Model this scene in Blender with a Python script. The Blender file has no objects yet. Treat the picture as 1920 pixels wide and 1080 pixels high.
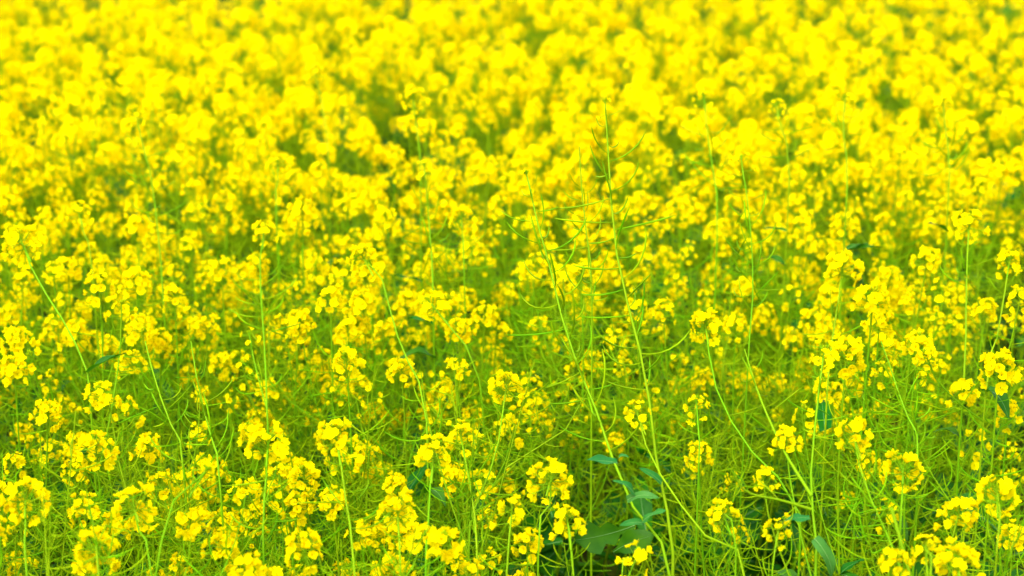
import bpy, math, random
import numpy as np
from mathutils import Matrix, Vector

random.seed(7)
rng = np.random.default_rng(7)
R = math.radians
TAU = math.tau

# ------------------------------------------------------------------ camera, light, exposure
scene = bpy.context.scene
C = scene.collection
FPX = 3500.0                       # focal length in pixels of the 1920 wide photograph
PITCH = R(17.3)
CAM = Vector((0, 0, 2.0))
cd = bpy.data.cameras.new('camera')
cam = bpy.data.objects.new('camera', cd)
C.objects.link(cam)
cam.location = CAM
cam.rotation_euler = (R(90) - PITCH, 0, 0)
cd.sensor_width = 36
cd.lens = 36 * FPX / 1920
cd.clip_start = 0.05
cd.clip_end = 3000
cd.dof.use_dof = True
cd.dof.focus_distance = 3.05
cd.dof.aperture_fstop = 3.5
scene.camera = cam

SUN_EL, SUN_AZ = R(58), R(215)     # high, soft sun behind thin cloud, a little from behind-left
world = bpy.data.worlds.new('World')
scene.world = world
world.use_nodes = True
wn, wl = world.node_tree.nodes, world.node_tree.links
for n in list(wn): wn.remove(n)
wo = wn.new('ShaderNodeOutputWorld')
bg = wn.new('ShaderNodeBackground'); bg.inputs['Strength'].default_value = 0.15
hs = wn.new('ShaderNodeHueSaturation'); hs.inputs['Saturation'].default_value = 0.25
sk = wn.new('ShaderNodeTexSky'); sk.sky_type = 'NISHITA'; sk.sun_disc = False
sk.sun_elevation = SUN_EL; sk.sun_rotation = SUN_AZ
sk.air_density = 1.0; sk.dust_density = 4.0
wl.new(sk.outputs[0], hs.inputs['Color']); wl.new(hs.outputs[0], bg.inputs['Color']); wl.new(bg.outputs[0], wo.inputs['Surface'])
sl = bpy.data.lights.new('sun', 'SUN'); sl.energy = 0.55; sl.angle = R(30); sl.color = (1, 0.96, 0.88)
so = bpy.data.objects.new('sun', sl); C.objects.link(so)
sdir = Vector((math.sin(SUN_AZ) * math.cos(SUN_EL), math.cos(SUN_AZ) * math.cos(SUN_EL), math.sin(SUN_EL)))
so.rotation_euler = sdir.to_track_quat('Z', 'Y').to_euler()
so.location = (0, 0, 10)
vs = scene.view_settings
vs.view_transform = 'Standard'; vs.look = 'None'; vs.gamma = 1; vs.use_curve_mapping = False
vs.exposure = 1.92
scene.cycles.max_bounces = 12; scene.cycles.diffuse_bounces = 8; scene.cycles.transmission_bounces = 8

# ------------------------------------------------------------------ materials
def mat(name, col, rough=0.5, trans=0.0, tcol=None, var=0.15, hue=0.02, nscale=60.0, spec=0.3, col2=None):
    m = bpy.data.materials.new(name); m.use_nodes = True
    nt = m.node_tree; n, l = nt.nodes, nt.links
    for x in list(n): n.remove(x)
    out = n.new('ShaderNodeOutputMaterial')
    p = n.new('ShaderNodeBsdfPrincipled')
    p.inputs['Roughness'].default_value = rough
    p.inputs['Specular IOR Level'].default_value = spec
    oi = n.new('ShaderNodeObjectInfo')
    geo = n.new('ShaderNodeNewGeometry')
    nz = n.new('ShaderNodeTexNoise'); nz.inputs['Scale'].default_value = nscale; nz.inputs['Detail'].default_value = 3
    l.new(geo.outputs['Position'], nz.inputs['Vector'])
    mx = n.new('ShaderNodeMix'); mx.data_type = 'RGBA'
    mx.inputs['A'].default_value = (*col, 1)
    mx.inputs['B'].default_value = (*(col2 or col), 1)
    mr = n.new('ShaderNodeMapRange'); mr.inputs['From Min'].default_value = 0.35; mr.inputs['From Max'].default_value = 0.65
    l.new(nz.outputs['Fac'], mr.inputs['Value']); l.new(mr.outputs[0], mx.inputs['Factor'])
    h = n.new('ShaderNodeHueSaturation')
    hr = n.new('ShaderNodeMapRange'); hr.inputs['To Min'].default_value = 0.5 - hue; hr.inputs['To Max'].default_value = 0.5 + hue
    vr = n.new('ShaderNodeMapRange'); vr.inputs['To Min'].default_value = 1 - var; vr.inputs['To Max'].default_value = 1 + var
    l.new(oi.outputs['Random'], hr.inputs['Value'])
    nz2 = n.new('ShaderNodeTexNoise'); nz2.inputs['Scale'].default_value = 9.0
    l.new(geo.outputs['Position'], nz2.inputs['Vector']); l.new(nz2.outputs['Fac'], vr.inputs['Value'])
    l.new(mx.outputs['Result'], h.inputs['Color']); l.new(hr.outputs[0], h.inputs['Hue']); l.new(vr.outputs[0], h.inputs['Value'])
    l.new(h.outputs[0], p.inputs['Base Color'])
    if trans > 0:
        t = n.new('ShaderNodeBsdfTranslucent')
        mt = n.new('ShaderNodeMix'); mt.data_type = 'RGBA'; mt.blend_type = 'MULTIPLY'; mt.inputs['Factor'].default_value = 1
        mt.inputs['B'].default_value = (*(tcol or (1, 1, 1)), 1)
        l.new(h.outputs[0], mt.inputs['A']); l.new(mt.outputs['Result'], t.inputs['Color'])
        ms = n.new('ShaderNodeMixShader'); ms.inputs[0].default_value = trans
        l.new(p.outputs[0], ms.inputs[1]); l.new(t.outputs[0], ms.inputs[2]); l.new(ms.outputs[0], out.inputs[0])
    else:
        l.new(p.outputs[0], out.inputs[0])
    return m

M_PETAL = mat('petal_yellow', (0.87, 0.735, 0.001), 0.7, 0.5, (1.0, 1.0, 0.6), 0.05, 0.005, 140, 0.0, (0.86, 0.695, 0.001))
M_ANTHER = mat('anther_gold', (0.75, 0.58, 0.003), 0.6, 0, None, 0.1, 0.01, 60, 0.0)
M_BUD = mat('bud_green_yellow', (0.30, 0.42, 0.003), 0.6, 0.3, None, 0.2, 0.02, 60, 0.0)
M_STEM = mat('stem_green', (0.175, 0.365, 0.002), 0.6, 0.3, (1.4, 1.4, 0.5), 0.22, 0.02, 40, 0.06, (0.20, 0.37, 0.003))
M_POD = mat('pod_green', (0.145, 0.34, 0.001), 0.6, 0.42, (1.4, 1.4, 0.5), 0.35, 0.025, 22, 0.05, (0.27, 0.46, 0.001))
M_LEAF = mat('leaf_green', (0.012, 0.095, 0.002), 0.5, 0.35, (1.6, 1.5, 0.4), 0.35, 0.02, 30, 0.12, (0.028, 0.14, 0.002))
M_GLAUC = mat('leaf_blue_green', (0.018, 0.14, 0.018), 0.5, 0.25, (1.2, 1.2, 0.5), 0.2, 0.02, 30, 0.12, (0.03, 0.17, 0.02))
M_RIB = mat('leaf_midrib', (0.12, 0.28, 0.06), 0.5, 0.1, None, 0.1, 0.01)
M_SOIL = mat('soil_brown', (0.04, 0.03, 0.008), 0.95, 0, None, 0.4, 0.02, 14, 0.0, (0.05, 0.10, 0.004))
MATS = [M_PETAL, M_STEM, M_BUD, M_ANTHER, M_LEAF, M_POD, M_GLAUC, M_RIB]
PETAL, STEM, BUD, ANTHER, LEAF, POD, GLAUC, RIB = range(8)

# ------------------------------------------------------------------ geometry buffers (triangles and quads as triangles)
class Geo:
    def __init__(s): s.v = []; s.f = []; s.m = []; s.n = 0
    def add(s, v, f, m):
        v = np.asarray(v, float); f = np.asarray(f, int)
        s.v.append(v); s.f.append(f + s.n); s.n += len(v)
        s.m.append(np.full(len(f), m, int) if np.isscalar(m) else np.asarray(m, int))
        return s
    def add_geo(s, g, M):
        v, f, m = g.arrays()
        s.add(v @ M[:3, :3].T + M[:3, 3], f, m)
    def add_many(s, g, Ms):
        if len(Ms) == 0: return
        v, f, m = g.arrays(); Ms = np.asarray(Ms)
        V = np.einsum('kij,vj->kvi', Ms[:, :3, :3], v) + Ms[:, None, :3, 3]
        k = len(Ms)
        F = (f[None] + (np.arange(k) * len(v))[:, None, None]).reshape(-1, 3)
        s.add(V.reshape(-1, 3), F, np.tile(m, k))
    def arrays(s):
        if len(s.v) > 1:
            s.v = [np.concatenate(s.v)]; s.f = [np.concatenate(s.f)]; s.m = [np.concatenate(s.m)]
        return s.v[0], s.f[0], s.m[0]
    def mesh(s, name, smooth=True):
        v, f, m = s.arrays()
        used = sorted(set(m.tolist()))
        me = bpy.data.meshes.new(name)
        me.vertices.add(len(v)); me.vertices.foreach_set('co', v.astype(np.float32).ravel())
        me.loops.add(len(f) * 3); me.loops.foreach_set('vertex_index', f.astype(np.int32).ravel())
        me.polygons.add(len(f))
        me.polygons.foreach_set('loop_start', (np.arange(len(f)) * 3).astype(np.int32))
        for u in used: me.materials.append(MATS[u])
        lut = np.zeros(8, np.int32); lut[used] = np.arange(len(used))
        me.polygons.foreach_set('material_index', lut[m].astype(np.int32))
        me.polygons.foreach_set('use_smooth', np.full(len(f), smooth))
        me.update(calc_edges=True)
        return me

def quads(rows, cols, wrap=False):
    out = []
    cc = cols if wrap else cols - 1
    for i in range(rows - 1):
        for j in range(cc):
            a = i * cols + j; b = i * cols + (j + 1) % cols; c = b + cols; d = a + cols
            out += [(a, b, c), (a, c, d)]
    return np.array(out)

def tube(pts, rad, sides=4):
    pts = np.asarray(pts, float); n = len(pts)
    rad = np.broadcast_to(np.asarray(rad, float), (n,))
    t = np.gradient(pts, axis=0); t /= np.linalg.norm(t, axis=1)[:, None] + 1e-12
    ref = np.array([1.0, 0.0, 0.0]) if abs(t[:, 0].mean()) < 0.8 else np.array([0.0, 1.0, 0.0])
    a = np.cross(t, ref); a /= np.linalg.norm(a, axis=1)[:, None] + 1e-12
    b = np.cross(t, a)
    th = np.arange(sides) * TAU / sides
    v = pts[:, None] + rad[:, None, None] * (a[:, None] * np.cos(th)[None, :, None] + b[:, None] * np.sin(th)[None, :, None])
    return v.reshape(-1, 3), quads(n, sides, True)

def catmull(P, n):
    P = np.asarray(P, float)
    if len(P) == 2: return P[0] + (P[1] - P[0]) * np.linspace(0, 1, n)[:, None]
    Q = np.vstack([2 * P[0] - P[1], P, 2 * P[-1] - P[-2]])
    d = np.concatenate([[0], np.cumsum(np.linalg.norm(np.diff(P, axis=0), axis=1))])
    out = []
    for s in np.linspace(0, d[-1], n):
        i = min(max(np.searchsorted(d, s) - 1, 0), len(P) - 2)
        u = (s - d[i]) / max(d[i + 1] - d[i], 1e-9)
        p0, p1, p2, p3 = Q[i:i + 4]
        out.append(0.5 * (2 * p1 + (p2 - p0) * u + (2 * p0 - 5 * p1 + 4 * p2 - p3) * u * u + (3 * p1 - p0 - 3 * p2 + p3) * u ** 3))
    return np.array(out)

def frame(z, az=0.0, loc=(0, 0, 0), s=1.0):
    """4x4 matrix whose local Z is z, spun by az about it"""
    z = np.asarray(z, float); z = z / np.linalg.norm(z)
    x = np.cross((0, 1, 0), z) if abs(z[1]) < 0.9 else np.cross((1, 0, 0), z)
    x /= np.linalg.norm(x); y = np.cross(z, x)
    c, n = math.cos(az), math.sin(az)
    M = np.eye(4)
    M[:3, 0] = (x * c + y * n) * s; M[:3, 1] = (y * c - x * n) * s; M[:3, 2] = z * s; M[:3, 3] = loc
    return M

# ------------------------------------------------------------------ flower, bud, pod, leaf shapes
def petal(open_a, size, lod):
    """petal in the XZ plane growing along +X from the flower's centre; open_a = angle of the limb above horizontal"""
    L = 0.0088 * size; W = 0.0058 * size
    claw = 0.0035 * size
    cr = random.uniform(-0.18, 0.18); tw = random.uniform(-0.25, 0.25); curl = random.uniform(-0.5, 0.25)
    if lod == 0: rows = [(0, 0.12), (0.35, 0.74), (0.72, 1.0), (1.0, 0.70)]; cols = (-1, 0, 1)
    elif lod == 1: rows = [(0, 0.15), (0.6, 1.0), (1.0, 0.6)]; cols = (-1, 1)
    else: rows = [(0, 0.45), (1.0, 1.0)]; cols = (-1, 1)
    v = []
    for t, w in rows:
        a = open_a + curl * t * t
        x = 0.0008 + L * (t * math.cos(a)) ; z = claw + L * (t * math.sin(a))
        for c in cols:
            y = c * W * w
            cup = (abs(c) - 0.4) * 0.0016 * size * (0.4 + t) if lod == 0 else 0
            tt = -0.0011 * size if (c == 0 and t == 1.0) else 0.0
            zz = z + cup * math.cos(a) + y * tw + (cr * 0.006 * size * c * t)
            v.append((x - cup * math.sin(a) + tt * math.cos(a), y, zz + tt * math.sin(a)))
    return np.array(v), quads(len(rows), len(cols))

def make_flower(lod=0, ped=0.016, openness=None):
    """origin where the stalk leaves the stem, stalk along +Z, flower facing +Z"""
    g = Geo()
    o = openness if openness is not None else random.choice([0.25, 0.45, 0.6, 0.75, 0.95, 1.15, 1.3])
    size = random.uniform(0.78, 1.0)
    rot = random.uniform(0, TAU)
    fl = Geo()
    for k in range(4):
        v, f = petal(o + random.uniform(-0.22, 0.22), size, lod)
        a = rot + k * TAU / 4 + random.uniform(-0.16, 0.16)
        M = np.eye(4); M[:2, :2] = [[math.cos(a), -math.sin(a)], [math.sin(a), math.cos(a)]]
        fl.add(v @ M[:3, :3].T, f, PETAL)
    if lod == 0:
        for k in range(4):                        # stamens, thin upright wedges
            a = rot + k * TAU / 4 + 0.78
            x, y = 0.0012 * math.cos(a), 0.0012 * math.sin(a)
            px, py = -0.0006 * math.sin(a), 0.0006 * math.cos(a)
            fl.add([(x, y, 0.001), (x * 1.5 + px, y * 1.5 + py, 0.0068), (x * 1.5 - px, y * 1.5 - py, 0.0068)], [(0, 1, 2)], ANTHER)
        for k in range(4):                        # sepals
            a = rot + k * TAU / 4 + 0.78
            c, s = math.cos(a), math.sin(a)
            fl.add([(0.0003 * c, 0.0003 * s, 0), (0.0022 * c - 0.0009 * s, 0.0022 * s + 0.0009 * c, 0.003), (0.0033 * c, 0.0033 * s, 0.006), (0.0022 * c + 0.0009 * s, 0.0022 * s - 0.0009 * c, 0.003)], [(0, 1, 2), (0, 2, 3)], BUD)
    tilt = random.uniform(0.0, 0.55); ta = random.uniform(0, TAU)
    top = np.array([0.002 * math.cos(ta), 0.002 * math.sin(ta), ped])
    g.add_geo(fl, frame((math.sin(tilt) * math.cos(ta), math.sin(tilt) * math.sin(ta), math.cos(tilt)), 0, top))
    if lod < 2:
        v, f = tube([(0, 0, 0), top * 0.55 + np.array([0, 0, 0.0]), top], [0.0006, 0.0005, 0.0007], 3)
        g.add(v, f, STEM)
    return g

def make_bud(sz=1.0, ped=0.008):
    g = Geo()
    rz = [(0, 0.0005), (0.0016, 0.0014), (0.0035, 0.0013), (0.0052, 0.0003)]
    v = []
    for z, r in rz:
        for k in range(4):
            v.append((r * sz * math.cos(k * TAU / 4), r * sz * math.sin(k * TAU / 4), ped + z * sz))
    g.add(v, quads(4, 4, True), BUD)
    v, f = tube([(0, 0, 0), (0, 0, ped)], 0.0005, 3); g.add(v, f, STEM)
    return g

def make_pod(lod=0):
    """origin on the stem, stem along +Z; leaves along +X and curves upward"""
    g = Geo()
    n = (7, 5, 3)[lod]
    a0 = R(random.uniform(-25, 20)); a1 = R(random.uniform(10, 80)); lat = random.uniform(-0.8, 0.8)
    Lp, Lq = random.uniform(0.016, 0.024), random.uniform(0.04, 0.066)
    L = Lp + Lq
    p = np.zeros(3); pts = [p.copy()]; rad = [0.0006]
    for i in range(1, n):
        t = i / (n - 1); a = a0 + (a1 - a0) * t
        p = p + np.array([math.cos(a) * math.cos(lat * t), math.cos(a) * math.sin(lat * t), math.sin(a)]) * L / (n - 1)
        pts.append(p.copy())
        s = t * L
        rad.append(0.0008 if s < Lp * 1.02 else (0.00135 if t < 0.9 else 0.0004))
    v, f = tube(pts, rad, 3)
    g.add(v, f, POD)
    return g

def make_leaf(kind):
    """origin at the stem, blade along +X, upper side +Z"""
    g = Geo()
    n = 8
    L = 1.0
    if kind in ('lance', 'narrow'):
        prof = [0.10, 0.13, 0.15, 0.155, 0.14, 0.11, 0.07, 0.012]; m = GLAUC if kind == 'lance' else LEAF
    elif kind == 'broad':
        prof = [0.03, 0.07, 0.17, 0.21, 0.25, 0.21, 0.16, 0.02]; m = LEAF
    else:
        prof = [0.03, 0.10, 0.06, 0.19, 0.13, 0.27, 0.22, 0.04]; m = LEAF
    droop = random.uniform(0.2, 1.5); rise = random.uniform(0.0, 0.5)
    fold = random.uniform(0.1, 0.6); wv = random.uniform(0.02, 0.06); ph = random.uniform(0, 6); side = random.uniform(-0.25, 0.25)
    x = z = y = 0.0; V = []
    mid = []
    for i in range(n):
        t = i / (n - 1)
        a = rise - droop * t
        if i: x += math.cos(a) / (n - 1); z += math.sin(a) / (n - 1); y += side * t / (n - 1)
        w = prof[i]
        for c in (-1, -0.5, 0, 0.5, 1):
            zz = z + abs(c) * w * fold + wv * math.sin(ph + t * 9 + c * 2.0) * abs(c)
            V.append((x, y + c * w, zz))
        mid.append((x, y, z + 0.004))
    g.add(V, quads(n, 5), m)
    k = 1.0 if kind == 'lance' else 0.7
    v, f = tube(mid, [0.013 * k, 0.012 * k, 0.01 * k, 0.008 * k, 0.006 * k, 0.005 * k, 0.003 * k, 0.001], 3)
    g.add(v, f, RIB)
    return g

FL_HI = [make_flower(0, random.uniform(0.011, 0.019)) for _ in range(16)]
FL_MID = [make_flower(1, random.uniform(0.012, 0.022)) for _ in range(12)]
FL_LO = [make_flower(2, random.uniform(0.012, 0.022)) for _ in range(10)]
BUDS = [make_bud(random.uniform(0.8, 1.25), random.uniform(0.005, 0.011)) for _ in range(4)]
PODS = [make_pod(0) for _ in range(12)]
PODS_FAR = [make_pod(2) for _ in range(6)]
PODS_LO = [make_pod(1) for _ in range(10)]
LEAVES = {k: [make_leaf(k) for _ in range(5)] for k in ('lance', 'broad', 'lobed', 'narrow')}

# head layouts: list of (flower index, matrix); origin at the top of the stem, stem along +Z
def head_layout(n, spread=1.0, loose=False):
    out = []; az = random.uniform(0, TAU)
    for i in range(n):
        t = i / max(n - 1, 1)
        az += 2.39996 + random.uniform(-0.35, 0.35)
        pol = R(100 - 62 * t ** 0.9 + random.uniform(-14, 14))
        z = -0.021 * (1 - t) ** 1.3 * (1.6 if loose else 1.0) + random.uniform(-0.004, 0.004)
        s = spread * (1.12 - 0.22 * t) * random.uniform(0.88, 1.12)
        d = (math.sin(pol) * math.cos(az), math.sin(pol) * math.sin(az), math.cos(pol))
        out.append((random.randrange(1000), frame(d, random.uniform(0, TAU), (0, 0, z), s)))
    return out
def bud_layout(n):
    out = []
    for i in range(n):
        az = i * 2.4; pol = R(6 + 34 * (i / n) ** 0.7)
        d = (math.sin(pol) * math.cos(az), math.sin(pol) * math.sin(az), math.cos(pol))
        out.append((random.randrange(4), frame(d, 0, (0, 0, 0.001), 1.0)))
    return out
LAYOUTS = {'full': [head_layout(random.randint(20, 27), random.uniform(0.9, 1.1)) for _ in range(14)],
           'mid': [head_layout(random.randint(10, 16), random.uniform(0.8, 1.02)) for _ in range(12)],
           'loose': [head_layout(random.randint(5, 9), random.uniform(0.85, 1.1), True) for _ in range(9)],
           'top': [head_layout(random.randint(2, 4), 0.9) for _ in range(4)]}
BUD_LAYOUTS = [bud_layout(random.randint(7, 14)) for _ in range(6)]

def head_core(bl):
    g = Geo()
    v, f = tube([(0, 0, -0.05), (0, 0, -0.02), (0, 0, 0.004)], [0.0016, 0.0014, 0.001], 4); g.add(v, f, STEM)
    for k, M in bl: g.add_geo(BUDS[k], M)
    return g
CORES = [head_core(b) for b in BUD_LAYOUTS]
CORE_MESH = [c.mesh('flower_head') for c in CORES]
FL_MESH = [g.mesh('flower') for g in FL_HI]
POD_MESH = [g.mesh('seed_pod') for g in PODS]
LEAF_MESH = {k: [g.mesh('leaf') for g in LEAVES[k]] for k in LEAVES}
def merged_head(layout, FL, core=None):
    g = Geo()
    for k, M in layout: g.add_geo(FL[k % len(FL)], M)
    if core is not None: g.add_geo(core, np.eye(4))
    return g
HEAD_HI_MESH = {k: [merged_head(l, FL_HI, CORES[i % 6]).mesh('flower_head') for i, l in enumerate(v)] for k, v in LAYOUTS.items()}
HEAD_MID = {k: [merged_head(l, FL_MID, CORES[i % 6]) for i, l in enumerate(v)] for k, v in LAYOUTS.items()}
HEAD_FAR = {k: [merged_head(l, FL_LO) for i, l in enumerate(v)] for k, v in LAYOUTS.items()}
HEAD_LO = {k: [merged_head(l[::2] if len(l) > 9 else l, FL_LO) for i, l in enumerate(v)] for k, v in LAYOUTS.items()}
def pod_spike(L):
    g = Geo(); az = random.uniform(0, TAU); z = -0.05
    while z > -L:
        az += 2.4 + random.uniform(-0.3, 0.3); t = (-z - 0.05) / L
        g.add_geo(random.choice(PODS_LO), frame((0, 0, 1), az, (0, 0, z), 0.45 + 0.55 * min(1, t * 2.2)))
        z -= random.uniform(0.008, 0.016)
    return g
SPIKES_FAR = []
SPIKES = [pod_spike(random.uniform(0.2, 0.36)) for _ in range(8)]

for _ in range(5):
    g = Geo(); az = 0; z = -0.05
    while z > -0.3:
        az += 2.4; g.add_geo(random.choice(PODS_FAR), frame((0, 0, 1), az, (0, 0, z), 1.0)); z -= random.uniform(0.014, 0.02)
    SPIKES_FAR.append(g)
# ------------------------------------------------------------------ objects
def link(name, mesh, parent=None, M=None):
    o = bpy.data.objects.new(name, mesh); C.objects.link(o)
    if parent is not None: o.parent = parent
    if M is not None: o.matrix_basis = Matrix(M.tolist()) if isinstance(M, np.ndarray) else M
    return o

# ground --------------------------------------------------------------
g = Geo()
xs = np.concatenate([[-900, -120, -30, -12], np.linspace(-5, 5, 70), [12, 30, 120, 900]])
ys = np.concatenate([[-900, -60, -8], np.linspace(0, 9, 70), [14, 30, 120, 900]])
X, Y = np.meshgrid(xs, ys)
near = (np.abs(X) < 6) & (Y > -1) & (Y < 10)
Z = np.where(near, rng.uniform(-0.012, 0.012, X.shape), -0.01)
MATS.append(M_SOIL)
gv = np.stack([X, Y, Z], -1).reshape(-1, 3)
me = bpy.data.meshes.new('soil_ground')
me.from_pydata(gv.tolist(), [], [tuple(t) for t in quads(len(ys), len(xs)).tolist()]); me.materials.append(M_SOIL)
gr = link('soil_ground', me); gr['kind'] = 'structure'
MATS.pop()

# pixel of the photograph -> point at horizontal distance D from the camera
cp, sp = math.cos(PITCH), math.sin(PITCH)
def at(px, py, D):
    xc, yc = (px - 960) / FPX, -(py - 540) / FPX
    d = np.array([xc, cp + yc * sp, -sp + yc * cp])
    return np.array([0, 0, 2.0]) + d * (D / d[1])
def project(p):
    q = np.asarray(p) - np.array([0, 0, 2.0])
    f = q[1] * cp - q[2] * sp; u = q[1] * sp + q[2] * cp
    return 960 + FPX * q[0] / f, 540 - FPX * u / f
def D_for(py, z):
    """horizontal distance at which the pixel row's ray is at height z"""
    a = PITCH + math.atan((py - 540) / FPX)
    return (2.0 - z) / math.tan(a)

FIELD = 'rapeseed plants in the flowering field'
plants = []
class Plant:
    """an individual plant: an Empty at the root that parents stem, branches, heads, leaves"""
    def __init__(s, root, label, detail):
        s.root = np.asarray(root, float); s.detail = detail
        s.o = bpy.data.objects.new('rapeseed_plant', None); C.objects.link(s.o)
        s.o.empty_display_size = 0.05
        s.o.location = s.root.tolist()
        s.o['label'] = label; s.o['category'] = 'plant'; s.o['group'] = FIELD
        plants.append(s)
    def tube(s, name, pts, r0, r1):
        pts = np.asarray(pts) - s.root
        n = len(pts)
        rad = np.linspace(r0, r1, n) if np.isscalar(r0) else r0
        g = Geo(); v, f = tube(pts, rad, 5); g.add(v, f, STEM)
        # small swollen joints where leaves sat
        return link(name, g.mesh(name), s.o)
    def head(s, p, z, kind, scale=1.0):
        lay = random.choice(LAYOUTS[kind]); i = LAYOUTS[kind].index(lay)
        M = frame(z, random.uniform(0, TAU), p - s.root, scale)
        if s.detail >= 1:
            h = link('flower_head', random.choice(CORE_MESH), s.o, M)
            for k, m in lay:
                link('flower', FL_MESH[k % len(FL_MESH)], h, m)
        else:
            h = link('flower_head', HEAD_HI_MESH[kind][i], s.o, M)
        return h
    def pods(s, owner, pts, start, end, step=(0.007, 0.012), big=1.0):
        """pods along the polyline pts (root first, tip last) between start and end metres below the tip"""
        pts = np.asarray(pts)[::-1]
        seg = np.linalg.norm(np.diff(pts, axis=0), axis=1); cum = np.concatenate([[0], np.cumsum(seg)])
        az = random.uniform(0, TAU); d = start; ms = []
        while d < min(end, cum[-1] - 0.03):
            i = min(np.searchsorted(cum, d) - 1, len(seg) - 1); i = max(i, 0)
            u = (d - cum[i]) / seg[i]
            p = pts[i] + (pts[i + 1] - pts[i]) * u; t = pts[i] - pts[i + 1]
            az += 2.4 + random.uniform(-0.3, 0.3)
            gro = 0.42 + 0.6 * min(1, (d - start) / 0.10)
            ms.append((random.randrange(len(PODS)), frame(t, az, p - s.root, gro * big * random.uniform(0.85, 1.15))))
            d += random.uniform(*step)
        if not ms: return
        if s.detail >= 2:
            for k, m in ms: link('seed_pod', POD_MESH[k], owner, m)
        else:
            g = Geo()
            for k, m in ms: g.add_geo(PODS[k], m)
            o = link('seed_pods', g.mesh('seed_pods'), owner); o['kind'] = 'stuff'
    def leaf(s, p, d, size, kind, up=(0, 0, 1)):
        d = np.asarray(d, float); d /= np.linalg.norm(d)
        up = np.asarray(up, float); y = np.cross(up, d); y /= np.linalg.norm(y); z = np.cross(d, y)
        M = np.eye(4); M[:3, 0] = d * size; M[:3, 1] = y * size; M[:3, 2] = z * size; M[:3, 3] = np.asarray(p) - s.root
        return link('leaf', random.choice(LEAF_MESH[kind]), s.o, M)

def side_branch(stem_pts, frac, az, length, rise):
    i = int(frac * (len(stem_pts) - 1)); p0 = stem_pts[i]
    out = np.array([math.cos(az), math.sin(az), 0])
    p1 = p0 + out * length * 0.28 + np.array([0, 0, rise * 0.35])
    p2 = p0 + out * length * 0.5 + np.array([0, 0, rise * 0.72])
    p3 = p0 + out * length * 0.58 + np.array([0, 0, rise])
    return catmull([p0, p1, p2, p3], 9)

def random_leaves(pl, pts, n):
    for _ in range(n):
        i = random.randint(1, int(len(pts) * 0.7)); az = random.uniform(0, TAU)
        low = i / len(pts) < 0.35 and pts[i][2] < 0.36
        kind = random.choice(['broad', 'lobed']) if low else 'narrow'
        pl.leaf(pts[i], (math.cos(az), math.sin(az), random.uniform(0.2, 0.9)), random.uniform(0.10, 0.2) if low else random.uniform(0.05, 0.1), kind)

LAST = {}
def build_plant(path, label, detail, kind='full', hs=1.0, r=(0.0034, 0.0013), nbr=3, br_h=(0.05, 0.2), podlen=0.16, pod_big=1.0, leaves=3, podstep=(0.008, 0.014), br_kinds=('full', 'mid', 'loose'), npb=0):
    """path: root ... tip"""
    pts = catmull(path, 18)
    pl = Plant(path[0], label, detail)
    st = pl.tube('stem', pts, r[0], r[1])
    tipd = pts[-1] - pts[-3]
    if kind: pl.head(pts[-1], tipd, kind, hs)
    pl.pods(st, pts, 0.05 if kind != 'top' else 0.02, podlen, podstep, pod_big)
    H = pts[-1][2]
    for b in range(nbr):
        az = random.uniform(0, TAU); fr = random.uniform(0.42, 0.72)
        rise = H - random.uniform(*br_h) - pts[int(fr * 17)][2]
        if rise < 0.06: rise = random.uniform(0.08, 0.16)
        bp = side_branch(pts, fr, az, random.uniform(0.12, 0.34), rise)
        bo = pl.tube('branch', bp, r[1] * 1.25, r[1] * 0.85)
        pl.head(bp[-1], bp[-1] - bp[-3], random.choice(br_kinds), hs * random.uniform(0.85, 1.0))
        pl.pods(bo, bp, 0.045, random.uniform(0.10, 0.22), podstep)
    for b in range(npb):
        az = random.uniform(0, TAU); fr = random.uniform(0.35, 0.75)
        bp = side_branch(pts, fr, az, random.uniform(0.12, 0.3), random.uniform(0.12, 0.3))
        bo = pl.tube('branch', bp, r[1] * 1.2, 0.0007)
        pl.pods(bo, bp, 0.004, 0.34, (0.008, 0.015))
    random_leaves(pl, pts, leaves)
    return pl, pts

# ------------------------------------------------------------------ the tall plants one can pick out, each along its own line
def ppath(px, D0, D1, root_dx=0.0, root_dy=0.0):
    """px: picture points from the lowest seen to the tip; D0..D1 their distance; the root goes on to the soil"""
    y0, y1 = px[0][1], px[-1][1]
    P = [at(x, y, D0 + (D1 - D0) * (y0 - y) / max(y0 - y1, 1)) for x, y in px]
    b = P[0]
    if b[2] > 0.04:
        P = [np.array([b[0] + root_dx, b[1] + root_dy, 0.0]), b * 0.5 + np.array([b[0] + root_dx * 0.5, b[1] + root_dy * 0.5, 0.0]) * 0.5] + P
    return P

# seed-pod plants
plA, ptA = build_plant(ppath([(1262, 1080), (1256, 985), (1232, 870), (1213, 720), (1188, 610), (1162, 510), (1148, 400), (1140, 280), (1135, 196)], 2.72, 3.12, 0.01, 0.05),
    'tallest plant, thick pale stem with long seed pods and a wisp of flowers on top', 2, 'top', 0.8, (0.0042, 0.0013), 0, podlen=0.5, pod_big=1.3, leaves=0, podstep=(0.012, 0.02))
plB, ptB = build_plant(ppath([(1262, 1080), (1205, 985), (1160, 890), (1122, 780), (1085, 690), (1060, 620), (1036, 520), (1006, 410), (988, 330)], 2.60, 3.05, 0.02, -0.02),
    'long dark-stemmed plant leaning left, ladder of seed pods above two blue-green clasping leaves', 2, 'top', 0.8, (0.004, 0.0012), 0, podlen=0.5, pod_big=1.25, leaves=0, podstep=(0.012, 0.018))
build_plant(ppath([(1110, 560), (1103, 470), (1092, 370), (1086, 275)], 3.1, 3.2, 0.02, 0.0),
    'bare thin pod stalk without flowers, standing just left of the tallest podded plant', 2, None, 0.8, (0.003, 0.001), 0, podlen=0.3, pod_big=1.0, leaves=1, podstep=(0.009, 0.014))
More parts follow.
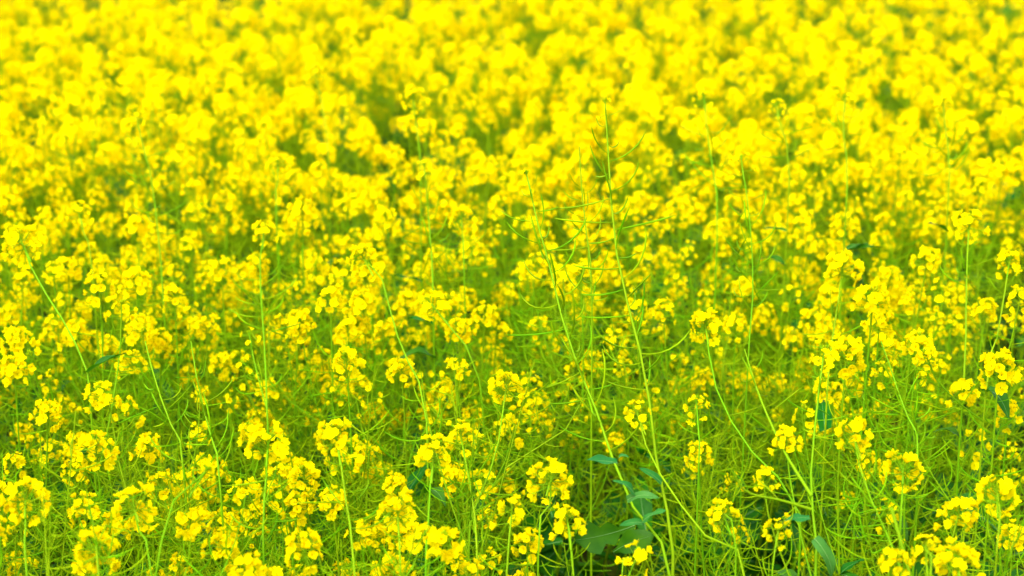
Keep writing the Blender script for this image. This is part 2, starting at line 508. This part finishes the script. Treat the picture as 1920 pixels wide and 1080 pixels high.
def leafpx(pl, D, a, b, size, kind, up=(0, -0.5, 1)):
    p, q = at(*a, D), at(*b, D - 0.02)
    pl.leaf(p, q - p, size, kind, up)
leafpx(plB, 2.66, (1158, 868), (1096, 878), 0.058, 'lance')
leafpx(plB, 2.66, (1158, 862), (1176, 850), 0.03, 'lance')
leafpx(plB, 2.64, (1176, 938), (1226, 912), 0.055, 'lance')
leafpx(plB, 2.64, (1190, 930), (1172, 895), 0.05, 'lance')
leafpx(plB, 2.63, (1205, 980), (1172, 975), 0.045, 'lance')
leafpx(plB, 2.63, (1205, 978), (1230, 958), 0.05, 'lance')
leafpx(plB, 2.75, (1190, 985), (1085, 1025), 0.105, 'lobed', (0.3, -1, 0.5))
leafpx(plB, 2.72, (1150, 1035), (1235, 985), 0.08, 'broad', (-0.4, -1, 0.6))
leafpx(plA, 2.78, (1240, 905), (1190, 850), 0.05, 'lance')

# (picture points from low to tip, D low, D tip, label, kind, head scale, radii, pods below the head, branches)
TALL = [
    ([(1400, 1080), (1318, 1000), (1250, 908), (1213, 840), (1195, 775)], 2.5, 2.8, 'small open head on a long smooth stem sweeping down to the right', 'mid', 0.95, (0.0045, 0.0018), 0.10, 0),
    ([(1500, 960), (1440, 885), (1380, 805), (1342, 725), (1326, 640), (1322, 606)], 2.62, 3.0, 'bright round head on a long bare arching stem, right of the tallest podded plant', 'full', 1.0, (0.004, 0.0017), 0.07, 0),
    ([(1530, 1080), (1524, 960), (1520, 900), (1530, 780), (1545, 660)], 2.5, 2.75, 'stout pale branching stem near the lower right with narrow leaf pair and forked side stems', 'loose', 0.9, (0.0062, 0.002), 0.12, 3),
    ([(1690, 1075), (1655, 990), (1625, 915), (1605, 850), (1600, 808)], 2.4, 2.62, 'yellow head above a long curved stem, left end of a diagonal row of blossoms', 'full', 1.05, (0.0042, 0.0017), 0.16, 1),
    ([(880, 1000), (905, 920), (930, 850), (944, 765), (950, 722)], 2.68, 2.98, 'dense globe-shaped flower head held clear on a smooth pale stem, near the picture centre', 'full', 1.1, (0.0042, 0.0018), 0.06, 0),
    ([(798, 1080), (803, 980), (808, 890), (814, 846)], 2.45, 2.62, 'large flower head on a straight pale bare stem that runs down out of view', 'full', 1.12, (0.0045, 0.002), 0.05, 0),
    ([(895, 1080), (889, 960), (872, 860), (863, 813)], 2.5, 2.75, 'broad flower head just right of and higher than the one on a straight bare stem', 'full', 1.12, (0.0045, 0.002), 0.12, 1),
    ([(665, 1080), (650, 950), (638, 860), (630, 812)], 2.4, 2.62, 'big soft dome of blossoms at lower left of centre, with a ragged skirt of pods', 'full', 1.28, (0.0045, 0.002), 0.2, 2),
    ([(493, 1000), (498, 920), (503, 828)], 2.5, 2.65, 'flower head with flattened top, left of the big soft dome of blossoms', 'full', 1.12, (0.0045, 0.002), 0.2, 2),
    ([(502, 800), (498, 690), (492, 590), (487, 500), (495, 430)], 3.15, 3.5, 'flower head on a tall slim upright stem crossing a paler band of blossoms, left half', 'full', 0.95, (0.0045, 0.0018), 0.26, 1),
    ([(165, 705), (138, 640), (112, 590), (72, 528), (45, 470), (40, 452)], 3.0, 3.3, 'wide head on a pale stem slanting left, at the left edge halfway up', 'full', 1.2, (0.0046, 0.002), 0.05, 1),
    ([(306, 560), (301, 480), (293, 410), (285, 340), (262, 250), (254, 212)], 3.6, 3.9, 'tall slender plant with thin pods, its small head standing above the crowd at left', 'mid', 0.95, (0.004, 0.0015), 0.3, 0),
    ([(173, 500), (160, 450), (147, 397)], 3.6, 3.75, 'tall tiered flower head with blossoms trailing down its stem, left side', 'full', 1.15, (0.004, 0.0017), 0.05, 2),
    ([(518, 400), (520, 350), (522, 306)], 3.8, 3.95, 'round head on a straight green stem rising over the soft yellow crowd', 'full', 1.0, (0.0036, 0.0016), 0.12, 0),
    ([(616, 300), (606, 210), (594, 150), (590, 134)], 4.4, 4.6, 'small blurred head on a slim stem well above its neighbours in the far crowd', 'full', 0.92, (0.0036, 0.0015), 0.1, 0),
    ([(788, 305), (780, 240), (775, 180)], 4.0, 4.2, 'far flower head on a thin clean stem with a few flowers hanging at its side', 'full', 1.0, (0.0036, 0.0016), 0.12, 0),
    ([(870, 500), (868, 450), (865, 408)], 3.6, 3.75, 'full head with dark thin pod stalks fanning out right below it', 'full', 1.15, (0.0038, 0.0016), 0.22, 2),
    ([(812, 545), (806, 440), (800, 360), (795, 312)], 3.5, 3.8, 'thick light stem with upturned pods and sparse top flowers, upper middle', 'loose', 0.9, (0.0045, 0.0018), 0.3, 0),
    ([(800, 790), (770, 690), (740, 615), (715, 520), (680, 480)], 2.95, 3.35, 'tiered yellow head whose long stem slants to the lower right through green pods', 'full', 1.2, (0.0042, 0.0017), 0.05, 1),
    ([(900, 720), (920, 640), (808, 570)][::2], 3.2, 3.3, 'neat round head on a stout straight stem, above the globe-shaped head', 'full', 1.15, (0.0042, 0.0018), 0.06, 0),
    ([(1405, 640), (1412, 540), (1408, 440), (1402, 380), (1390, 300)], 3.1, 3.4, 'upright podded stem with a loose top, first tall one right of the tallest plant', 'loose', 0.9, (0.0034, 0.0012), 0.34, 0),
    ([(1345, 420), (1335, 310), (1325, 240), (1320, 180)], 3.7, 4.0, 'tall podded stem with a pale blurred head, behind and right of the tallest plant', 'mid', 0.95, (0.004, 0.0016), 0.3, 0),
    ([(1480, 330), (1466, 250), (1455, 200)], 3.8, 4.0, 'thin leaning stem with sparse pods and a small blurred head in the far right crowd', 'mid', 0.9, (0.0036, 0.0014), 0.22, 0),
    ([(1588, 360), (1583, 270), (1581, 195), (1584, 185)], 3.7, 4.0, 'straight slim stem with an open head, left of the far right crowd riser', 'mid', 1.0, (0.0038, 0.0016), 0.16, 0),
    ([(1780, 340), (1774, 260), (1768, 190)], 3.8, 4.0, 'straight slim stem with a small bright head, rightmost riser of the far right crowd', 'mid', 0.95, (0.0038, 0.0015), 0.24, 0),
    ([(1808, 700), (1811, 600), (1813, 500), (1817, 415)], 3.1, 3.4, 'tall rounded head with two lobes on an upright stem near the right side', 'full', 1.3, (0.0044, 0.0019), 0.16, 1),
    ([(1850, 720), (1868, 640), (1882, 560), (1893, 488)], 3.0, 3.3, 'flower head with cupped blossoms on a stem leaning right, at the right edge', 'full', 1.0, (0.0044, 0.0018), 0.1, 1),
    ([(1552, 720), (1562, 630), (1574, 550), (1580, 500)], 3.1, 3.35, 'wide bouquet-like head on a pale stem slanting up, right half', 'full', 1.25, (0.0042, 0.0018), 0.06, 1),
    ([(50, 1080), (48, 1010), (48, 932)], 2.35, 2.5, 'large blurred flower head on a pale stem at the lower left corner', 'full', 1.15, (0.0045, 0.002), 0.05, 2),
    ([(285, 1080), (262, 1000), (250, 950)], 2.35, 2.5, 'flower head with one blossom pair standing apart above it, lower left', 'full', 1.2, (0.0042, 0.0018), 0.12, 1),
    ([(185, 1080), (182, 1030)], 2.3, 2.4, 'big dense flower head at the bottom edge, second from the left corner', 'full', 1.2, (0.0042, 0.0018), 0.1, 1),
    ([(290, 1075), (305, 1010), (325, 940), (350, 905), (385, 885)], 2.35, 2.42, 'green stem bowed over to the right with a drooping small head, lower left', 'loose', 0.8, (0.005, 0.002), 0.08, 0),
    ([(1075, 1060), (1062, 1000), (1063, 972)], 2.45, 2.52, 'round head of cupped blossoms on a thick pale stem beside the dark broad leaves', 'full', 1.02, (0.0042, 0.002), 0.1, 0),
    ([(1010, 1010), (1030, 950), (1034, 898)], 2.5, 2.62, 'neat upright flower head directly left of the dark gap with bare leaves', 'full', 1.1, (0.004, 0.0018), 0.1, 0),
    ([(950, 1070), (955, 1010), (960, 955)], 2.45, 2.52, 'loose soft flower head left of the round cupped one, along the bottom', 'mid', 1.2, (0.004, 0.0018), 0.1, 1),
    ([(1165, 1085), (1180, 1060), (1195, 1042)], 2.45, 2.5, 'few scattered blossoms and a green bud tuft low in front of the dark gap', 'loose', 1.05, (0.0032, 0.0014), 0.05, 0),
    ([(1450, 1040), (1458, 1020), (1461, 990)], 2.45, 2.52, 'small tight head above an arching pod branch, lower right', 'mid', 0.95, (0.0036, 0.0016), 0.12, 0),
    ([(1660, 955), (1560, 990), (1480, 1032), (1430, 1030)], 2.45, 2.4, 'stem bent flat across the lower right with pods hanging from it', None, 0.9, (0.0044, 0.0015), 0.12, 0),
    ([(1745, 1080), (1738, 1055), (1735, 1030)], 2.28, 2.34, 'open fan of separate blossoms at the bottom right, left of a fuller pair', 'mid', 0.98, (0.0042, 0.0018), 0.05, 0),
    ([(1800, 1085), (1796, 1052)], 2.28, 2.33, 'large full head at the bottom right corner beside an open fan of blossoms', 'full', 1.2, (0.0042, 0.0018), 0.08, 1),
    ([(1380, 1010), (1366, 985), (1355, 962)], 2.5, 2.58, 'ragged head of upturned blossoms in the green lower right, left of a small tight head', 'mid', 1.1, (0.0036, 0.0016), 0.12, 1),
    ([(1690, 960), (1692, 920), (1694, 880)], 2.5, 2.62, 'flat wide spray of blossoms at the right end of a diagonal row', 'full', 1.35, (0.0038, 0.0017), 0.14, 1),
    ([(1312, 820), (1308, 790), (1306, 755)], 2.75, 2.85, 'three-tiered small head among green pods right of the leaning dark stem', 'mid', 1.05, (0.0036, 0.0016), 0.1, 0),
    ([(1872, 1000), (1875, 960), (1870, 925)], 2.45, 2.55, 'large loose head with drooping lower blossoms at the right edge, lower down', 'full', 1.35, (0.0044, 0.002), 0.16, 1),
    ([(750, 1040), (748, 1000), (745, 952)], 2.42, 2.52, 'tall double cluster of blossoms left of the straight bare stem, near the bottom', 'full', 1.4, (0.0042, 0.0018), 0.08, 2),
]
SHORT = {'tallest plant': 'tallest podded plant', 'long dark': 'long dark-stemmed plant leaning left', 'bare thin': 'bare flowerless pod stalk', 'small open head on a long': 'small head on long sweeping stem', 'bright round head': 'bright head on long arching stem', 'stout pale': 'stout forked pale stem', 'yellow head above': 'head that starts the diagonal row', 'dense globe': 'globe-shaped head near the centre', 'large flower head on a straight': 'head on a straight bare stem', 'broad flower': 'broad head beside straight bare stem', 'big soft dome': 'big soft dome of blossoms', 'flower head with flattened': 'flat-topped head beside the big dome', 'flower head on a tall slim': 'head on tall slim upright stem', 'wide head on': 'wide head on a left-slanting stem', 'tall slender': 'tall slender plant above the left crowd', 'tall tiered flower': 'tall tiered head on the left', 'round head on a straight': 'round head on straight green stem', 'small blurred head on a slim': 'small blurred head above the crowd', 'far flower head': 'far head on a thin clean stem', 'full head with dark': 'head with dark pod stalks below', 'thick light': 'thick light stem with upturned pods', 'tiered yellow': 'tiered head on a right-slanting stem', 'neat round': 'neat round head on a stout stem', 'upright podded': 'upright podded stem with loose top', 'tall podded': 'tall podded stem with pale blurred head', 'thin leaning': 'thin stem leaning at right', 'straight slim stem with an open': 'slim stem with an open head', 'straight slim stem with a small': 'slim stem with small bright head', 'tall rounded': 'tall two-lobed head', 'flower head with cupped': 'cupped head on a right-leaning stem', 'wide bouquet': 'wide bouquet-like head', 'large blurred': 'large blurred corner head', 'flower head with one': 'head with blossom pair above', 'big dense': 'big dense head at the bottom edge', 'green stem bowed': 'bowed-over green stem', 'round head of cupped': 'round head beside dark broad leaves', 'neat upright': 'neat upright head by the dark gap', 'loose soft': 'loose soft head along the bottom', 'few scattered': 'few scattered low blossoms', 'small tight': 'small tight head over arching branch', 'stem bent': 'stem bent flat', 'open fan': 'open fan of separate blossoms', 'large full head at': 'full head in bottom right corner', 'ragged head': 'ragged head of upturned blossoms', 'flat wide': 'flat wide spray', 'three-tiered': 'three-tiered small head', 'large loose': 'large loose drooping head', 'tall double': 'tall double cluster'}
ANCHORS = [((1135, 196), SHORT['tallest plant']), ((988, 330), SHORT['long dark']), ((1086, 275), SHORT['bare thin'])]
for px, d0, d1, lab, kind, hsc, rr, pl_, nb in TALL:
    ANCHORS.append((px[-1], [v for k, v in SHORT.items() if lab.startswith(k)][0]))
    p = ppath(px, d0, d1, random.uniform(-0.03, 0.03), random.uniform(-0.02, 0.06))
    if lab.startswith('stem bent flat'):
        b = at(1655, 953, 2.47); p = [np.array([b[0] + 0.06, b[1] + 0.05, 0]), np.array([b[0] + 0.09, b[1] + 0.03, b[2] * 0.6]), np.array([b[0] + 0.07, b[1], b[2] - 0.01])] + p[2:]
    if lab.startswith('green stem bowed'):
        p = p
    tp, tq = build_plant(p, lab, 2, kind, min(hsc, 1.22), (rr[0] * 0.68, rr[1] * 0.68), nb, podlen=pl_, leaves=2, npb=random.choice([1, 2]) if px[-1][1] > 560 else 0)

    if lab.startswith('stout pale'):
        for q, dd in (([(1522, 930), (1470, 845), (1425, 745), (1396, 655)], (2.52, 2.8)), ([(1521, 955), (1465, 938), (1400, 922), (1370, 880)], (2.5, 2.46))):
            bp = catmull([at(x, y, dd[0] + (dd[1] - dd[0]) * i / 3) for i, (x, y) in enumerate(q)], 12)
            bo = tp.tube('branch', bp, 0.0026, 0.001); tp.pods(bo, bp, 0.01, 0.2, (0.014, 0.024))
        leafpx(tp, 2.49, (1519, 972), (1470, 966), 0.045, 'lance'); leafpx(tp, 2.49, (1527, 1010), (1572, 1062), 0.07, 'lance', (0.6, -1, 0.4))
for q, d0, d1, lab in (([(412, 900), (396, 820), (373, 730), (358, 640)], 2.65, 2.9, 'dark bare pod stem slanting left among blossoms at the lower left'),
                       ([(342, 860), (318, 790), (293, 720), (272, 640)], 2.7, 2.95, 'thinner dark bare pod stem, left neighbour of the slanting one at lower left'),
                       ([(1722, 860), (1695, 770), (1670, 690), (1652, 640)], 2.65, 2.95, 'slim flowerless pod stem slanting left above the flat wide spray at right')):
    build_plant(ppath(q, d0, d1, 0.03, 0.0), lab, 2, None, 0.9, (0.0034, 0.001), 0, podlen=0.34, leaves=1, podstep=(0.011, 0.018), npb=1)

# ------------------------------------------------------------------ heads seen in the crowd: px, py, width in pixels of the photograph
HEADS = [(420,1020,75),(463,1064,85),(337,1057,60),(62,820,50),(90,773,65),(180,837,75),(277,833,65),(27,863,60),(187,737,75),(430,750,50),(380,867,55),(467,803,50),
 (357,977,75),(680,843,55),(853,890,65),(557,877,55),(623,933,70),(740,907,55),(697,997,40),(570,1020,80),(833,1013,80),(855,1050,60),(917,847,50),(913,967,50),(990,1017,65),
 (1080,760,45),(1310,847,55),(1297,877,45),(1373,903,50),(1385,1000,45),(1627,863,60),(1590,940,40),(1900,1000,60),(1890,770,65),(1807,730,65),(1783,783,35),(1897,847,50),(1457,777,40),(1550,777,45),
 (83,400,50),(377,390,50),(250,420,55),(327,553,65),(187,530,80),(350,463,50),(100,507,60),(253,527,65),(257,610,60),(300,637,55),(27,687,65),(87,637,40),(387,610,55),(20,380,55),(383,527,50),(410,647,40),(443,670,45),(233,687,50),
 (567,393,70),(690,515,60),(723,407,60),(670,610,55),(650,673,72),(853,687,62),(753,690,65),(863,613,60),(910,587,55),(555,535,50),(560,620,60),(620,557,70),(680,565,60),(513,627,50),(947,623,50),(945,690,45),
 (1090,507,70),(1190,577,60),(1243,577,60),(1010,607,50),(1110,673,50),(1170,683,50),(1325,550,45),(1380,603,55),(1270,675,45),(1273,390,55),(1135,435,35),(1030,470,50),(985,500,50),(1290,470,50),(1240,620,40),
 (1510,407,55),(1580,420,60),(1647,500,45),(1563,543,50),(1637,557,90),(1650,593,75),(1740,483,70),(1587,660,90),(1723,640,75),(1767,677,50),(1780,555,45),(1850,573,60),(1873,687,80),(1905,600,50),(1660,640,60),(1497,520,45),(1727,427,40),(1460,430,50),(1470,620,40),(1700,560,50),
 (85,225,45),(325,290,45),(175,300,42),(440,345,45),(650,340,48),(950,340,48),(740,330,45),(1205,330,48),(1490,160,42),(1650,300,50),(1700,370,50),(1840,350,50),(1880,300,45),(1500,330,48),(1430,350,46),(60,330,45),(120,360,48)]
ZONES = [(640, 'look-alike yellow-headed plant among its neighbours in the lower left of the field'),
         (1080, 'look-alike yellow-headed plant among its neighbours in the lower middle of the field'),
         (1920, 'look-alike plant with scattered yellow heads in the greener lower right of the field')]
ZONES_UP = [(640, 'look-alike yellow-headed plant in the dense crowd halfway up on the left'),
            (1280, 'look-alike yellow-headed plant in the dense crowd around the middle of the field'),
            (1920, 'look-alike yellow-headed plant in the dense crowd halfway up on the right')]
def zone_label(px, py):
    if py < 330: return 'look-alike soft-focus plant packed with yellow heads in the far crowd'
    for x, l in (ZONES if py > 720 else ZONES_UP):
        if px < x: return l
    return (ZONES if py > 720 else ZONES_UP)[-1][1]
def thin(x, D):
    """how open the stand is at a place (0 full, 1 nearly bare of heads): the near right edge is sparse"""
    a = min(max((x + 0.02) / 0.10, 0), 1) * min(max((3.5 - D) / 0.5, 0), 1)
    a *= 1 if x < 0.55 else max(0.8, 1 - (x - 0.55) * 2)
    return a
heads_xy = []
DIRS = ['right of', 'below and right of', 'below', 'below and left of', 'left of', 'above and left of', 'above', 'above and right of']
pairs = sorted((math.hypot(h[0] - a[0][0], h[1] - a[0][1]), i, j) for i, h in enumerate(HEADS) for j, a in enumerate(ANCHORS))
HEAD_LABEL = {}; taken = set()
for d, i, j in pairs:
    if d > 250 or i in HEAD_LABEL: continue
    (ax, ay), nm = ANCHORS[j]
    k = int(round(math.atan2(HEADS[i][1] - ay, HEADS[i][0] - ax) / (TAU / 8))) % 8
    if (j, k) in taken: continue
    taken.add((j, k)); w = HEADS[i][2]
    size = 'large full' if w >= 75 else 'full' if w >= 60 else 'middling' if w >= 50 else 'small'
    HEAD_LABEL[i] = f'{size} yellow head next {DIRS[k]} the {nm}'
for hi, (px, py, w) in enumerate(HEADS):
    ang = PITCH + math.atan((py - 540) / FPX)
    Dc = D_for(py, 0.92); Dw = 0.066 * FPX / w * math.cos(ang)
    D = 0.68 * Dc + 0.32 * Dw
    D = min(max(D, D_for(py, 1.08)), D_for(py, 0.55))
    p = at(px, py, D)
    dist = np.linalg.norm(p - np.array([0, 0, 2.0]))
    hsc = min(max(w / FPX * dist / 0.064, 0.8), 1.22)
    lx, ly = random.uniform(-0.07, 0.07), random.uniform(-0.03, 0.07)
    root = np.array([p[0] + lx, p[1] + ly, 0])
    mid1 = np.array([p[0] + lx * 0.7 + random.uniform(-.015, .015), p[1] + ly * 0.7, p[2] * 0.4])
    mid2 = np.array([p[0] + lx * 0.25 + random.uniform(-.01, .01), p[1] + ly * 0.3, p[2] * 0.75])
    op = thin(p[0], p[1])
    build_plant([root, mid1, mid2, p], HEAD_LABEL.get(hi) or zone_label(px, py), 1 if py > 520 else 0, 'full' if w >= 55 else 'mid', hsc,
                (0.0034, 0.0012), (0 if op > 0.4 else random.choice([0, 0, 1, 1])) if py > 640 else random.choice([1, 2, 2, 3]), (0.06, 0.24), random.uniform(0.2, 0.36), 1.0, 2, npb=random.choice([2, 2, 3]) if py > 560 else 1,
                br_kinds=('loose', 'mid') if op > 0.4 else ('full', 'mid', 'loose'))
    heads_xy.append((p[0], p[1]))

# ------------------------------------------------------------------ the rest of the crowd: nearest as individuals, the others as one mass
def scatter(x0, x1, d0, d1, dens, mind):
    n = int((x1 - x0) * (d1 - d0) * dens); pts = []
    cell = {}
    for _ in range(n * 6):
        if len(pts) >= n: break
        x, y = random.uniform(x0, x1), random.uniform(d0, d1)
        k = (int(math.floor(x / mind)), int(math.floor(y / mind)))
        if any((x - a) ** 2 + (y - b) ** 2 < mind * mind for i in (-1, 0, 1) for j in (-1, 0, 1) for a, b in cell.get((k[0] + i, k[1] + j), ())): continue
        cell.setdefault(k, []).append((x, y)); pts.append((x, y))
    return pts
from mathutils import noise as mn
def canopy(x, y):
    h = 0.93 + 0.07 * mn.noise(Vector((x * 1.1, y * 0.9, 3.1))) + 0.05 * mn.noise(Vector((x * 3.3, y * 2.6, 7.7)))
    return h - 0.22 * thin(x, y)
NEAR = []; FAR = []
for x, y in scatter(-4.0, 4.0, 2.2, 8.2, 58, 0.088):
    half = 960 / FPX * (y * 1.08) + 0.12
    if abs(x) > half + 0.5: continue
    t = thin(x, y)
    if random.random() < t * 0.93 + (0.0 if y < 3.2 and x < 0 else 0.38 if y < 3.2 else 0.15 if y < 3.7 else 0.1): continue
    if 0.02 < x < 0.2 and y < 2.95: continue
    gap = mn.noise(Vector((x * 1.6, y * 1.1, 21.0)))
    if gap > 0.45 and y > 3.8: continue
    if y < 4.0 and x > 0 and random.random() < 0.2: continue
    if y < 3.6 and any((x - a) ** 2 + (y - b) ** 2 < 0.006 for a, b in heads_xy): continue
    if y < 4.2 and x > 0 and random.random() < 0.2: continue
    inside = abs(x) < half
    (NEAR if inside else FAR).append((x, y))
NEAR.sort(key=lambda p: p[1])
BUDGET = 300 - len(plants)
IND, REST = NEAR[:BUDGET], NEAR[BUDGET:] + FAR
for x, y in IND:
    t = thin(x, y)
    h = canopy(x, y) * random.uniform(0.82, 1.0) - (0.07 if y < 3.6 else 0.0)
    lx, ly = random.uniform(-0.08, 0.08), random.uniform(-0.06, 0.06)
    path = [np.array([x, y, 0]), np.array([x + lx * 0.2, y + ly * 0.2, h * 0.4]), np.array([x + lx * 0.7, y + ly * 0.6, h * 0.75]), np.array([x + lx, y + ly, h])]
    px, py = project(path[-1])
    build_plant(path, zone_label(px, min(py, 1079)), 1 if y < 3.3 else 0, random.choice(['loose', 'mid', 'top'] if t > 0.4 else ['full', 'full', 'mid', 'loose']), 1.0, (0.0034, 0.0012),
                random.choice([1, 2, 2] if t > 0.4 else [2, 3, 3, 4]), (0.02, 0.2), random.uniform(0.22, 0.4), 1.0, 2, npb=2 if y < 3.6 else 1,
                br_kinds=('loose', 'mid', 'top') if t > 0.4 else ('full', 'mid', 'mid', 'loose'))

acc = {}
def emit(kind, i, M): acc.setdefault((kind, i), []).append(M)
massg = Geo()
def mass_plant(x, y, far):
    h = canopy(x, y) * random.uniform(0.84, 1.05)
    lx, ly = random.uniform(-0.09, 0.09), random.uniform(-0.07, 0.07)
    pts = catmull([np.array([x, y, 0]), np.array([x + lx * 0.25, y + ly * 0.25, h * 0.45]), np.array([x + lx, y + ly, h])], 6)
    v, f = tube(pts, np.linspace(0.0042, 0.0016, 6), 3); massg.add(v, f, STEM)
    tips = [(pts[-1], pts[-1] - pts[-2], random.choice(['full', 'full', 'mid']))]
    for b in range(random.choice([3, 3, 4])):
        i = random.randint(2, 4); p0 = pts[i]; az = random.uniform(0, TAU); L = random.uniform(0.05, 0.14)
        e = np.array([p0[0] + L * math.cos(az), p0[1] + L * math.sin(az), h - random.uniform(0.02, 0.18)])
        if e[2] < p0[2] + 0.05: e[2] = p0[2] + 0.12
        m = (p0 + e) / 2 + np.array([0.3 * L * math.cos(az), 0.3 * L * math.sin(az), -0.01])
        bp = np.array([p0, m, e]); v, f = tube(bp, [0.0022, 0.0019, 0.0015], 3); massg.add(v, f, STEM)
        tips.append((e, e - m, random.choice(['full', 'mid', 'mid', 'loose'])))
    for p, d, k in tips:
        lib = HEAD_MID if not far else HEAD_FAR if y < 8.2 else HEAD_LO
        emit(('mid' if not far else 'far' if y < 8.2 else 'lo', k), random.randrange(len(lib[k])), frame(d, random.uniform(0, TAU), p, random.uniform(0.95, 1.2) if y < 4.2 else random.uniform(0.92, 1.14)))
        if not far and y < 4.6: emit('spike', random.randrange(len(SPIKES)), frame(d, random.uniform(0, TAU), p))
        elif y < 8.2: emit('spikef', random.randrange(len(SPIKES_FAR)), frame(d, random.uniform(0, TAU), p))
    if y < 8.2:
        for _ in range(3):
            i = random.randint(0, 3); az = random.uniform(0, TAU)
            emit('broad' if i < 2 else 'narrow', random.randrange(5), frame((-math.sin(random.uniform(-.6, .6)), random.uniform(-.4, .4), 1), az, pts[i], random.uniform(0.08, 0.18) if i < 2 else random.uniform(0.05, 0.1)))
for x, y in REST: mass_plant(x, y, y > 4.7)
for x, y in scatter(-5.0, 5.0, 8.2, 14.0, 8, 0.16):
    if abs(x) < 0.3 * y + 1.3: mass_plant(x, y, True)
# podded, flowerless shoots tangled below the blossoms
for x, y in scatter(-2.0, 2.0, 2.2, 4.2, 50, 0.07):
    if abs(x) > 0.285 * y + 0.35: continue
    h = canopy(x, y) - random.uniform(-0.02, 0.30)
    if 0.02 < x < 0.235 and y < 3.15: continue
    if 0.33 < x < 0.62 and y < 2.9 and random.random() < 0.55: continue
    if h < 0.2: continue
    lx, ly = random.uniform(-0.16, 0.16), random.uniform(-0.12, 0.12)
    pts = catmull([np.array([x, y, 0]), np.array([x + lx * 0.25, y + ly * 0.25, h * 0.5]), np.array([x + lx, y + ly, h])], 6)
    v, f = tube(pts, np.linspace(0.004, 0.0008, 6), 3); massg.add(v, f, STEM)
    d = pts[-1] - pts[-2]
    emit('spike', random.randrange(len(SPIKES)), frame(d, random.uniform(0, TAU), pts[-1] + d / np.linalg.norm(d) * 0.045))
    for b in range(2):
        p0 = pts[random.randint(2, 4)]; az = random.uniform(0, TAU); L = random.uniform(0.06, 0.16)
        e = p0 + np.array([L * math.cos(az), L * math.sin(az), random.uniform(0.12, 0.26)])
        if e[2] > h: e[2] = h
        v, f = tube([p0, (p0 + e) / 2 + np.array([0.2 * L * math.cos(az), 0.2 * L * math.sin(az), -0.01]), e], [0.002, 0.0016, 0.0007], 3); massg.add(v, f, STEM)
        d = e - p0
        emit('spike', random.randrange(len(SPIKES)), frame(d, random.uniform(0, TAU), e + d / np.linalg.norm(d) * 0.045, 0.9))
for (kind, i), Ms in acc.items():
    if kind == 'spikef': massg.add_many(SPIKES_FAR[i], Ms)
    elif kind == 'spike': massg.add_many(SPIKES[i], Ms)
    elif kind in ('broad', 'lance', 'narrow'): massg.add_many(LEAVES[kind][i], Ms)
    elif kind[0] == 'far': massg.add_many(HEAD_FAR[kind[1]][i], Ms)
    elif kind[0] == 'lo': massg.add_many(HEAD_LO[kind[1]][i], Ms)
    else: massg.add_many(HEAD_MID[kind[1]][i], Ms)
mo = link('distant_rapeseed', massg.mesh('distant_rapeseed')); mo['kind'] = 'stuff'
mo['label'] = 'soft yellow mass of distant rapeseed blossoms filling the top of the field'

# ------------------------------------------------------------------ low leaves and weeds between the stems
und = Geo(); per = {}
for x, y in scatter(-3.9, 3.9, 2.1, 9.0, 50, 0.07):
    if abs(x) > 0.3 * y + 0.5: continue
    for _ in range(3 if y < 4.5 else 2):
        k = random.choice(['broad', 'lobed', 'broad', 'narrow']); az = random.uniform(0, TAU)
        d = (random.uniform(-.5, .5), random.uniform(-.5, .3), 1)
        per.setdefault((k, random.randrange(5)), []).append(frame(d, az, (x + random.uniform(-.05, .05), y + random.uniform(-.05, .05), random.uniform(0.02, 0.45 if y < 4.4 else 0.62)), random.uniform(0.08, 0.2)))
for x, y in scatter(0.0, 0.27, 2.35, 3.4, 260, 0.03) + scatter(0.3, 0.75, 2.3, 3.1, 110, 0.04):
    k = random.choice(['broad', 'lobed', 'lobed', 'narrow']); az = random.uniform(0, TAU)
    per.setdefault((k, random.randrange(5)), []).append(frame((random.uniform(-.6, .6), random.uniform(-.9, .1), 1), az, (x, y, random.uniform(0.1, 0.5)), random.uniform(0.07, 0.17)))
for (k, i), Ms in per.items(): und.add_many(LEAVES[k][i], Ms)
for x, y in scatter(-2.2, 2.2, 2.2, 5.0, 110, 0.02):
    if abs(x) > 0.3 * y + 0.3 or (0.0 < x < 0.28 and y < 3.4): continue
    hh = random.uniform(0.2, 0.5); az = random.uniform(0, TAU); b = random.uniform(0.05, 0.2)
    c, s = math.cos(az), math.sin(az); w = random.uniform(0.0015, 0.003)
    P = [(x, y, 0), (x + c * b * .3, y + s * b * .3, hh * .6), (x + c * b, y + s * b, hh)]
    v = []
    for (qx, qy, qz), ww in zip(P, (1, 0.8, 0.1)): v += [(qx - s * w * ww, qy + c * w * ww, qz), (qx + s * w * ww, qy - c * w * ww, qz)]
    und.add(v, [(0, 1, 3), (0, 3, 2), (2, 3, 5), (2, 5, 4)], LEAF)
uo = link('undergrowth', und.mesh('undergrowth')); uo['kind'] = 'stuff'
uo['label'] = 'low green leaves and grass growing between the stems'
print('plants', len(plants), 'objects', len(bpy.data.objects), 'mass tris', len(massg.arrays()[1]), 'und', len(und.arrays()[1]))
